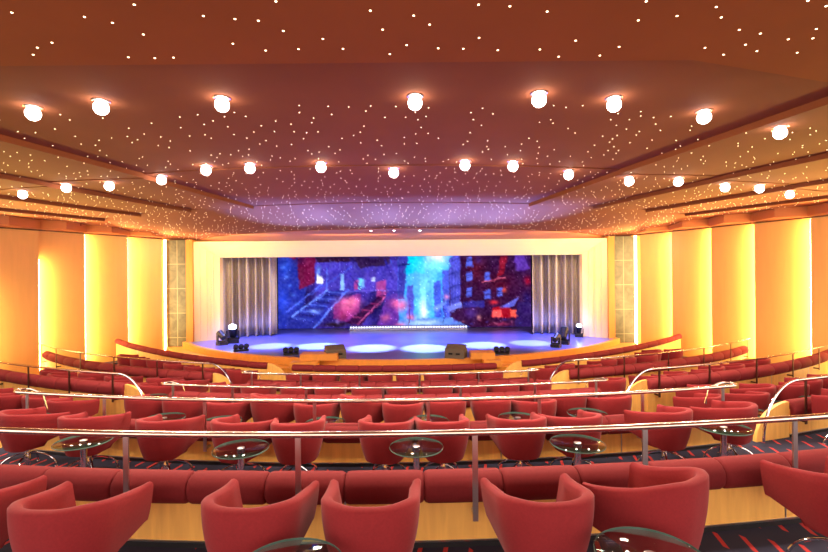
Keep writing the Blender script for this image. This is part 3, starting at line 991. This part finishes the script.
line(409, 306, 409, 323, .8, C(90, 40, 90)); line(443, 300, 443, 322, .7, C(40, 40, 100)); blob(446, 298, 4, 3, C(250, 150, 210), .9)
# right block
poly([(449, 262), (460, 253), (531, 253), (531, 328), (470, 328), (449, 318)], C(58, 26, 66)); poly([(449, 262), (460, 253), (460, 306), (450, 312)], C(86, 86, 200))
for yy in (262, 274, 287, 299): line(449, yy+3, 460, yy-2, 1., C(50, 50, 140))
for xx in (452, 455, 458): line(xx, 262, xx, 304, .9, C(52, 56, 150), .7)
blob(476, 268, 12, 22, C(92, 26, 46), .8); blob(500, 285, 20, 14, C(88, 18, 40), .7); blob(522, 264, 10, 10, C(70, 40, 130), .8)
poly([(514, 255), (520, 253), (530, 272), (515, 274)], C(98, 60, 170), .8); poly([(500, 257), (507, 255), (504, 276), (497, 280)], C(150, 30, 50), .8)
blob(527, 283, 5, 6, C(170, 20, 50), .8)
for (xx, yy) in ((466, 260), (466, 274), (466, 290), (484, 275), (484, 292), (496, 290)):
    poly([(xx, yy), (xx+6, yy-1), (xx+6, yy+8), (xx, yy+9)], C(84, 96, 210)); line(xx, yy+4, xx+6, yy+3, .7, C(46, 36, 100))
blob(478, 262, 5, 6, C(70, 40, 120), .8); line(482, 284, 505, 280, 1.2, C(200, 90, 120)); blob(504, 292, 3, 4, C(230, 90, 70), .8)
poly([(446, 308), (461, 303), (461, 308), (447, 313)], C(120, 130, 235)); poly([(462, 303), (484, 302), (484, 309), (462, 308)], C(56, 46, 130))
poly([(433, 308), (446, 300), (446, 305), (434, 313)], C(110, 140, 235), .8)
blob(486, 322, 18, 7, C(60, 20, 46), .8); blob(470, 314, 8, 8, C(90, 60, 150), .7)
poly([(492, 309), (506, 307), (516, 314), (516, 319), (490, 318)], C(150, 24, 44)); poly([(491, 312), (501, 311), (500, 319), (491, 319)], C(240, 90, 90)); poly([(509, 311), (516, 311), (516, 319), (510, 319)], C(235, 90, 80))
poly([(498, 309), (518, 299), (514, 308), (506, 309)], C(104, 104, 214)); blob(493, 304, 6, 3, C(230, 50, 60), .8)
blob(478, 318, 3, 3, C(240, 160, 160), .8); blob(500, 325, 12, 2.5, C(190, 60, 100), .6); poly([(517, 304), (531, 304), (531, 328), (514, 328)], C(50, 36, 110), .6)
# extra street detail
for q in range(6): line(330+q*5, 262+q*.6, 330+q*5, 270, .6, C(90, 90, 190), .7)
for q in range(7): line(352+q*6, 292, 352+q*6, 297, .6, C(40, 34, 110), .7)
line(350, 292, 394, 291, 1., C(110, 100, 210), .8)
for q in range(5): blob(283+q*3.5, 268+q*9, 3.5, 2.2, C(90, 130, 240), .6)
blob(300, 262, 7, 5, C(60, 20, 70), .8); blob(345, 258, 16, 4, C(36, 20, 50), .8); blob(372, 257, 10, 3, C(70, 60, 150), .6)
poly([(360, 292), (364, 274), (376, 270), (378, 292)], C(96, 70, 180), .35); poly([(386, 270), (392, 264), (398, 272), (398, 300), (387, 300)], C(84, 66, 180), .5)
for q in range(4): line(461, 262+q*12, 512, 259+q*12, .7, C(46, 20, 50), .7)
for q in range(9): blob(455+q*8, 321+(q % 3)*1.6, 2.2, 1.4, C(200, 110, 150) if q % 2 else C(90, 80, 190), .6)
blob(512, 292, 8, 10, C(60, 20, 60), .7); blob(526, 300, 7, 8, C(40, 30, 100), .7)
wi = np.clip(np.arange(W)[None, :] + (vnoise(5, 11)-.5)*3.4 + (vnoise(2, 12)-.5)*2.2, 0, W-1).astype(int)
wj = np.clip(np.arange(H)[:, None] + (vnoise(5, 13)-.5)*3.0 + (vnoise(2, 14)-.5)*2.0, 0, H-1).astype(int)
warped = img[wj, wi]
img = .45*img + .55*warped
img = np.clip((img - .30)*1.12 + .29 + (vnoise(1.6, 15)[..., None]-.5)*.10, 0, 1)
img *= (.90 + .2*n2)[..., None]*(.93 + .14*n3)[..., None]
sp = rng.random((H, W)) > .993; img[sp] = np.minimum(1, img[sp]*1.4 + .12)
img = np.clip(img, 0, 1)
limg = np.where(img <= .04045, img/12.92, ((img+.055)/1.055)**2.4)
SD = 23.3
sx0, sx1 = (X0-414)/F*SD, (X1-414)/F*SD
sz1 = (276-251.)/F*SD; sz0 = STZ + .02
verts = []; faces = []
for j in range(H):
    for i in range(W):
        verts.append((sx0+(sx1-sx0)*i/(W-1), 0, sz1+(sz0-sz1)*j/(H-1)))
for j in range(H-1):
    for i in range(W-1):
        faces.append((j*W+i, (j+1)*W+i, (j+1)*W+i+1, j*W+i+1))
me = bpy.data.meshes.new('led_panel'); me.from_pydata(verts, [], faces)
ca_ = me.color_attributes.new('picture', 'FLOAT_COLOR', 'POINT')
rgba = np.ones((H*W, 4), np.float32); rgba[:, :3] = limg.reshape(-1, 3)
ca_.data.foreach_set('color', rgba.ravel())
mm = bpy.data.materials.new('led_picture'); mm.use_nodes = True
nt = mm.node_tree; nt.nodes.clear()
e = nt.nodes.new('ShaderNodeEmission'); at_ = nt.nodes.new('ShaderNodeAttribute'); at_.attribute_name = 'picture'; oo = nt.nodes.new('ShaderNodeOutputMaterial')
nt.links.new(at_.outputs['Color'], e.inputs['Color']); nt.links.new(e.outputs[0], oo.inputs['Surface']); e.inputs['Strength'].default_value = 1.25
me.materials.append(mm)
scr = empty('led_screen', (0, SD, ZC))
op = bpy.data.objects.new('picture_panel', me); COL.objects.link(op); op.parent = scr
fr = MB(); t = .12
fr.box(((sx0+sx1)/2, .08, (sz0+sz1)/2), (sx1-sx0+2*t, .1, sz1-sz0+.02)); fr.build('housing', M['black'], scr, smooth=False)
tag(scr, 'wide video screen showing a blue and red night street with stairs, behind the stage', 'screen')

# LED riser before the screen
ri = empty('stage_riser'); p0 = at(350, 325, 22.6); p1 = at(467, 325, 22.6)
ri.location = ((p0.x+p1.x)/2, 22.75, ZC + STZ); w = p1.x-p0.x
MB().box((0, 0, .09), (w, .5, .18)).build('platform', M['riser'], ri, smooth=False)
db = MB().box((0, 0, 0), (.055, .02, .05)); d0 = db.build('led', M['led'], ri, smooth=False)
for q in range(44):
    o = d0 if q == 0 else d0.copy()
    if q: COL.objects.link(o)
    o.location = (-w/2 + .06 + (w-.12)*q/43, -.262, .15)
tag(ri, 'low stage platform edged with white led dots, below the screen', 'platform')

# curtains
def curtain(xa, ya, xb, yb, n, side):
    a = Vector((xa, ya, 0)); b = Vector((xb, yb, 0)); t = (b-a); L = t.length; t.normalize(); nr = Vector((t.y, -t.x, 0))
    if nr.y > 0: nr = -nr
    rows = []; N = n*14
    for zi in range(9):
        f = zi/8; z = STZ + ZC + .03 + f*(4.1)
        row = []
        for i in range(N+1):
            u = i/N; ph = u*n*2*PI + .6*math.sin(u*17+side)
            amp = .32 + .06*math.sin(u*23 + side*2)
            sn = math.sin(ph); o = amp*math.copysign(abs(sn)**.65, sn) + .04*math.sin(ph*2+1) + .02*math.sin(f*5+u*30)
            row.append(a + t*(u*L + .06*math.cos(ph)) + nr*o + Vector((0, 0, z)))
        rows.append(row)
    m = MB().grid(rows)
    o = m.build('stage_curtain', M['curtain'], angle=180)
    sol = o.modifiers.new('thickness', 'SOLIDIFY'); sol.thickness = .012
    return o
tag(curtain(-8.75, 20.1, -6.28, 20.9, 8, 0), 'silver grey pleated curtain at the left side of the stage', 'curtain')
tag(curtain(5.32, 20.8, 7.55, 20.1, 7, 1), 'silver grey pleated curtain at the right side of the stage', 'curtain')

# wedge monitors
def wedge(px, py, rz, side):
    d = 15.0; p = at_z(px, py, STZ); r = empty('stage_monitor', (p.x, p.y, ZC+STZ+.002), rz)
    w = .62
    prof = [(-.24, 0), (.24, 0), (.27, .18), (.10, .42), (-.20, .30)]
    MB().prism([(-w/2, y, z) for y, z in prof], (w, 0, 0)).build('cabinet', M['monitor'], r, smooth=False)
    a = Vector((0, .27, .18)); b = Vector((0, .10, .42)); c = (a+b)/2; dirv = (b-a)
    ang = math.atan2(dirv.z, dirv.y)
    MB().box((0, c.y+.012, c.z+.008), (w*.9, dirv.length*.9, .012), 0, ang).build('grille', M['grille'], r, smooth=False)
    m = MB()
    for x in (-.12, .12): m.box((x, -.235, .15), (.13, .02, .05), 0, .1)
    m.build('handle', M['black'], r, smooth=False)
    tag(r, f'brown wedge monitor speaker on the stage front, {side}', 'speaker', 'stage monitors')
wedge(335, 358.0, math.radians(24), 'left of centre'); wedge(456, 357.5, math.radians(-20), 'right of centre')

# moving head lights
def moving_head(px, py, tilt, rz, label, lit, sc=1.):
    p = at_z(px, py, STZ); r = empty('moving_head', (p.x, p.y, ZC+STZ), rz); r.scale = (sc, sc, sc)
    MB().box((0, 0, .06), (.36, .30, .12)).build('base', M['blackmetal'], r, smooth=False)
    y = MB(); y.box((0, 0, .15), (.38, .12, .05))
    for s in (-1, 1): y.box((s*.18, 0, .27), (.04, .12, .26))
    y.build('yoke', M['blackmetal'], r, smooth=False)
    R = Matrix.Rotation(tilt, 3, 'X')
    c = Vector((0, 0, .36))
    hd_ = MB().lathe([(.07, -.20), (.11, -.16), (.12, .0), (.13, .10), (.14, .20), (.12, .21)], 16, c=c, R=R)
    h = hd_.build('head', M['blackmetal'], r)
    MB().lathe([(.115, .205), (.115, .222), (.05, .235)], 16, c=c, R=R).build('lens', M['beam'] if lit else M['glassedge'], r)
    tag(r, label, 'stage light', 'moving head lights')
    return r
moving_head(233, 343, math.radians(35), .3, 'black moving head light glowing white before the left curtain', True, 1.25)
moving_head(222, 345, math.radians(-60), .9, 'black moving head light beside the left proscenium frame', False)
moving_head(556, 347, math.radians(-70), -.7, 'black moving head light lying low near the right stage edge', False, .9)
moving_head(564, 344, math.radians(-35), -.5, 'upright black moving head light left of the right curtain foot', False, 1.1)
moving_head(579, 337, math.radians(30), -.3, 'small moving head light glowing white at the right frame', True, .9)
def floor_par(px, py, rz, label):
    p = at_z(px, py, STZ); r = empty('floor_light', (p.x, p.y, ZC+STZ), rz)
    b = MB().box((0, 0, .03), (.5, .2, .06)); b.build('bracket', M['blackmetal'], r, smooth=False)
    for k in range(3):
        R = Matrix.Rotation(math.radians(55), 3, 'X')
        MB().lathe([(.05, -.10), (.085, -.05), (.09, .09), (.075, .095)], 12, c=(-.18+.18*k, 0, .14), R=R).build('can', M['blackmetal'], r)
    tag(r, label, 'stage light', 'low stage floor lights')
floor_par(241, 351, .5, 'low black floor light bar at the left end of the stage edge')
floor_par(291, 354.5, .3, 'low black floor light bar left of the left monitor speaker')
floor_par(502, 354, -.3, 'low black floor light bar right of the right monitor speaker')

# ------------------------------------------------------------------ lights
# stage: blue wash and pale pools from the flown rig
BLUE = (.16, .22, 1.0); ICE = (.55, .80, 1.0)
for px, py, e_, wd in ((271, 346, 1.0, 6.5), (318, 346, 1.5, 7), (372, 348, 1.6, 7), (425, 348, 1.6, 7), (483, 345, 1.3, 7), (530, 343, .9, 6.5)):
    t = at_z(px, py, STZ)
    o = lightobj('stage_spot', 'SPOT', (t.x*.95, 18.2, ZC + 1.42), 6500*e_, ICE, spot_size=math.radians(wd*3.9), spot_blend=.6, shadow_soft_size=.06)
    aim(o, t)
for x in (-6.5, -2.5, 1.5, 5.5):
    o = lightobj('stage_wash', 'SPOT', (x, 18.0, ZC + 1.40), 4200, BLUE, spot_size=math.radians(80), spot_blend=.7, shadow_soft_size=.2)
    aim(o, (x*.95, 18.6, ZC + STZ))
# blue uplights from the stage edge to the ceiling slope
for x in (-3.4, -1.6, .2, 1.6, 3.0):
    o = lightobj('blue_uplight', 'SPOT', (x, 15.6, ZC + STZ + .15), 7000, (.10, .22, 1.0), spot_size=math.radians(46), spot_blend=.9, shadow_soft_size=.1)
    aim(o, (x*1.1, 13.6, ZC + 1.75))
# bare gold spots added beside the side walls to brighten the outer ceiling
for s in (-1, 1):
    for d in (14.6, 12.6, 10.6, 8.8):
        x = wall_x(s, d) - s*.55
        o = lightobj('gold_ceiling_fill', 'SPOT', (x, d, ZC - .6), 1500, (1, .76, .17), spot_size=math.radians(62), spot_blend=1.0, shadow_soft_size=.15)
        aim(o, (x - s*4.2, d - 2.2, ZC + 2.0))
# broad violet spill from the show lighting on the middle of the ceiling
for x in (-4.0, -.6, 2.8):
    o = lightobj('violet_spill', 'SPOT', (x, 16.2, ZC + STZ + .3), 800, (.24, .08, 1.0), spot_size=math.radians(70), spot_blend=1.0, shadow_soft_size=.3)
    aim(o, (x*.8, 10.5, ZC + 1.9))
# cove light washing the cream proscenium
for x in (-6.5, -2.2, 2.0, 5.8):
    o = lightobj('proscenium_wash', 'AREA', (x, 16.9, ZC + 1.42), 42, (1, .72, .38), shape='RECTANGLE', size=3.2, size_y=.2)
    aim(o, (x, 19.3, ZC + .9))
for s, x in ((-1, -7.9), (1, 6.9)):
    o = lightobj('proscenium_side_wash', 'AREA', (x, 17.2, ZC + 1.3), 80, (1, .72, .36), shape='RECTANGLE', size=.4, size_y=.4)
    aim(o, (x + s*.8, 19.3, ZC - .6))
for x, tx in ((-2.5, -7.3), (1.5, 6.4)):  # unseen spots added to rake the curtains so the folds shade themselves
    o = lightobj('curtain_wash', 'SPOT', (x, 16.8, ZC + .9), 900, (1, .88, .82), spot_size=math.radians(32), spot_blend=.5, shadow_soft_size=.03)
    aim(o, (tx, 20.4, ZC - 1.0))
# unseen warm spots added below the side-wall soffits for gold ceiling patches
for s in (-1, 1):
    for d in (18.0, 16.6, 15.2, 13.8, 12.4, 11.0, 9.5, 8.0):
        x = wall_x(s, d) - s*1.0
        o = lightobj('gold_patch_spot', 'SPOT', (x, d, ZC + 1.2), 300, (1, .78, .24), spot_size=math.radians(110), spot_blend=.9, shadow_soft_size=.08)
        aim(o, (x - s*1.6, d - .5, ZC + 2.0))

# ------------------------------------------------------------------ world and view
wd = bpy.data.worlds.new('world'); SC.world = wd; wd.use_nodes = True
bg = wd.node_tree.nodes['Background']; bg.inputs['Color'].default_value = (1.0, .82, .72, 1); bg.inputs['Strength'].default_value = 3.3
SC.view_settings.view_transform = 'Standard'; SC.view_settings.look = 'None'; SC.view_settings.gamma = 1
SC.view_settings.use_curve_mapping = False
SC.view_settings.exposure = 0.0
SC.cycles.max_bounces = 6; SC.cycles.diffuse_bounces = 3; SC.cycles.glossy_bounces = 3; SC.cycles.transparent_max_bounces = 12
SC.cycles.sample_clamp_indirect = 4.0; SC.cycles.use_denoising = True
